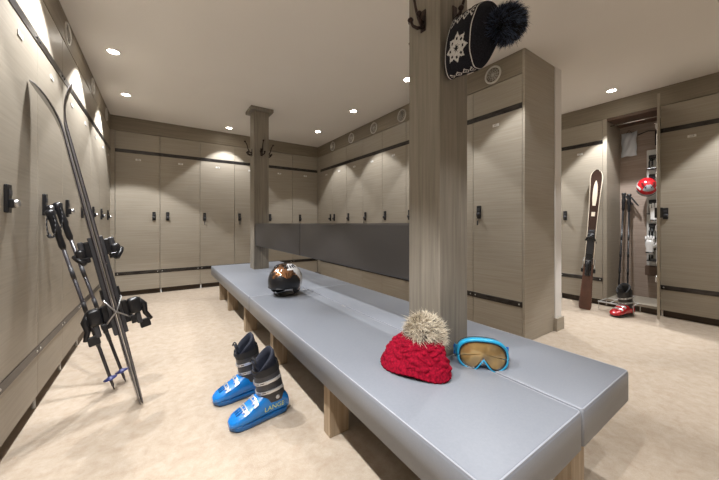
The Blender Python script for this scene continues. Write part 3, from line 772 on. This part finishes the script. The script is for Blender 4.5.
# ---------------------------------------------------------------- helmets
def helmet(loc, rz, label, sc, cols, regionfn, tilt=0., parts=True):
    t = thing('ski_helmet', label, 'helmet', loc, rz)
    R = Matrix.Rotation(tilt, 4, 'Y')
    rx, ry, rzz = .140*sc, .115*sc, .125*sc
    NU, NV = 64, 36
    def P_(i, j, off=0):
        a = 2*PI*j/NU; lo_ = -.30 if math.cos(a) > .35 else (-.30-.55*min(1, (.35-math.cos(a))/.5))
        if math.cos(a) < -.75: lo_ = -.85+.35*(-.75-math.cos(a))/.25
        lat = lo_+(PI/2-lo_)*i/NV
        return Vector(((rx+off)*math.cos(lat)*math.cos(a), (ry+off)*math.cos(lat)*math.sin(a), (rzz+off)*math.sin(lat)+.10*sc))
    rg = [[R @ P_(i, j) for j in range(NU)] for i in range(NV+1)]
    inn = [[R @ (P_(i, j, -.016*sc)) for j in range(NU)] for i in range(NV, -1, -1)]
    MB().rings(rg, 0, False, True, True, lambda i, j: regionfn(i/NV, 2*PI*j/NU)).build('shell', cols, t)
    MB().rings(inn+[rg[0]], 0, True, False, True).build('padding', 'foam', t)
    # front brim edge
    mb = MB().tube([R @ (P_(0, j % NU, .001)) for j in range(NU+1)], .0045*sc, 8, 0, cap=False); mb.build('edge_trim', 'black', t)
    mb = MB()
    for k in range(5):
        for s_ in (-1, 1):
            a = s_*(.5+.28*k); lat = .85
            p = Vector((rx*math.cos(lat)*math.cos(a), ry*math.cos(lat)*math.sin(a), rzz*math.sin(lat)+.10*sc)); q = Vector((rx*math.cos(lat+.28)*math.cos(a), ry*math.cos(lat+.28)*math.sin(a), rzz*math.sin(lat+.28)+.10*sc))
            mb.tube([R @ (p*1.0), R @ ((p+q)/2*1.012), R @ (q*1.0)], [.003*sc, .0065*sc, .003*sc], 8)
    mb.build('vent_slot', 'black', t)
    for s_ in (-1, 1):
        e_ = MB().lathe([(.030*sc, -.012*sc), (.040*sc, -.004*sc), (.040*sc, .004*sc), (.028*sc, .012*sc)], 20, 0, R @ Matrix.Translation((.0, s_*.086*sc, .052*sc)) @ Matrix.Rotation(PI/2, 4, 'X') @ Matrix.Scale(1.25, 4, (1, 0, 0)))
        e_.build('ear_pad', 'blackm', t)
        MB().tube([R @ Vector((.0, s_*.095*sc, .03*sc)), R @ Vector((.03*sc, s_*.075*sc, .010*sc)), R @ Vector((.075*sc, s_*.04*sc, .008*sc)), R @ Vector((.10*sc, s_*.008*sc, .012*sc))], .004*sc, 6).build('chin_strap', 'black', t)
    return t
def reg1(v, a):
    d = math.degrees(a); d = d-360 if d > 180 else d
    w = 6*math.sin(9*v)+5*math.sin(23*v)
    if v > .55 and 40+w < d < 175: return 2 if v < .86 else 0
    if v < .62 and 74+40*(.5-v)+w < d < 104+30*(.5-v): return 2
    if v < .62 and d >= 104: return 1
    if v < .34+.05*math.sin(a*7) and d < 80: return 1
    if v < .6 and d < -28+w: return 1
    if .50 < v < .60 and -20 < d < 12 and math.sin(d*.6) > .1: return 2
    return 0
helmet((.895, 2.45, .449), math.radians(222), 'shiny copper, black and white ski helmet on the far part of the bench', 1.18, ['copper', 'black', 'hwhite'], reg1, 0)
def reg2(v, a):
    d = abs(((a+PI) % (2*PI))-PI)
    if v > .86: return 0
    if d < .7 and v > .45: return 1
    if v < .22: return 1
    if .35 < v < .5 and d > .9: return 2
    return 0
th2 = helmet((5.06, 1.065, 1.47), math.radians(200), 'red and grey ski helmet hung on the dryer in the open locker', .84, ['redshell', 'clear', 'hwhite'], reg2, 1.15)
# gloves on the dryer
def glove(loc, label, m1):
    t = world('ski_glove', label, 'glove', loc, 'gloves drying in the open locker')
    mb = MB()
    mb.lathe([(.028, -.09), (.036, -.085), (.038, -.04), (.034, -.02), (.043, .02), (.043, .06), (.036, .085)], 16, 0, Matrix.Scale(.55, 4, (1, 0, 0)))
    for k in range(4):
        y = -.031+.0205*k; mb.tube([(0, y, .06), (-.004, y*1.12, .10), (-.010, y*1.15, .135+.008*(k in (1, 2)))], [.0125, .0115, .008], 8)
    mb.tube([(0, -.035, .0), (-.01, -.06, .035), (-.012, -.066, .065)], [.014, .0125, .009], 8)
    mb.build('glove_body', m1, t)
    MB().lathe([(.04, -.075), (.0405, -.06)], 16, 0, Matrix.Scale(.58, 4, (1, 0, 0))).build('cuff_strap', 'black', t)
glove((5.03, 1.02, .76), 'white ski glove on the lowest holder of the boot dryer', 'hwhite')
glove((5.04, .98, 1.16), 'white and dark ski glove on the middle holder of the boot dryer', 'hwhite')

# ---------------------------------------------------------------- world, camera, view
w = bpy.data.worlds.new('world'); bpy.context.scene.world = w; w.use_nodes = True
w.node_tree.nodes['Background'].inputs[0].default_value = (.5, .5, .5, 1); w.node_tree.nodes['Background'].inputs[1].default_value = .3
cd = bpy.data.cameras.new('camera'); cam = bpy.data.objects.new('camera', cd); C.objects.link(cam)
cam.location = (0, 0, 1.05); cam.rotation_euler = (PI/2, 0, -.595)
cd.sensor_width = 36; cd.lens = 295.97/719*36; cd.shift_y = -16.33/719; cd.clip_start = .02
bpy.context.scene.camera = cam
sc = bpy.context.scene
sc.view_settings.view_transform = 'Standard'; sc.view_settings.look = 'None'; sc.view_settings.gamma = 1; sc.view_settings.exposure = 0.22
sc.view_settings.use_curve_mapping = False
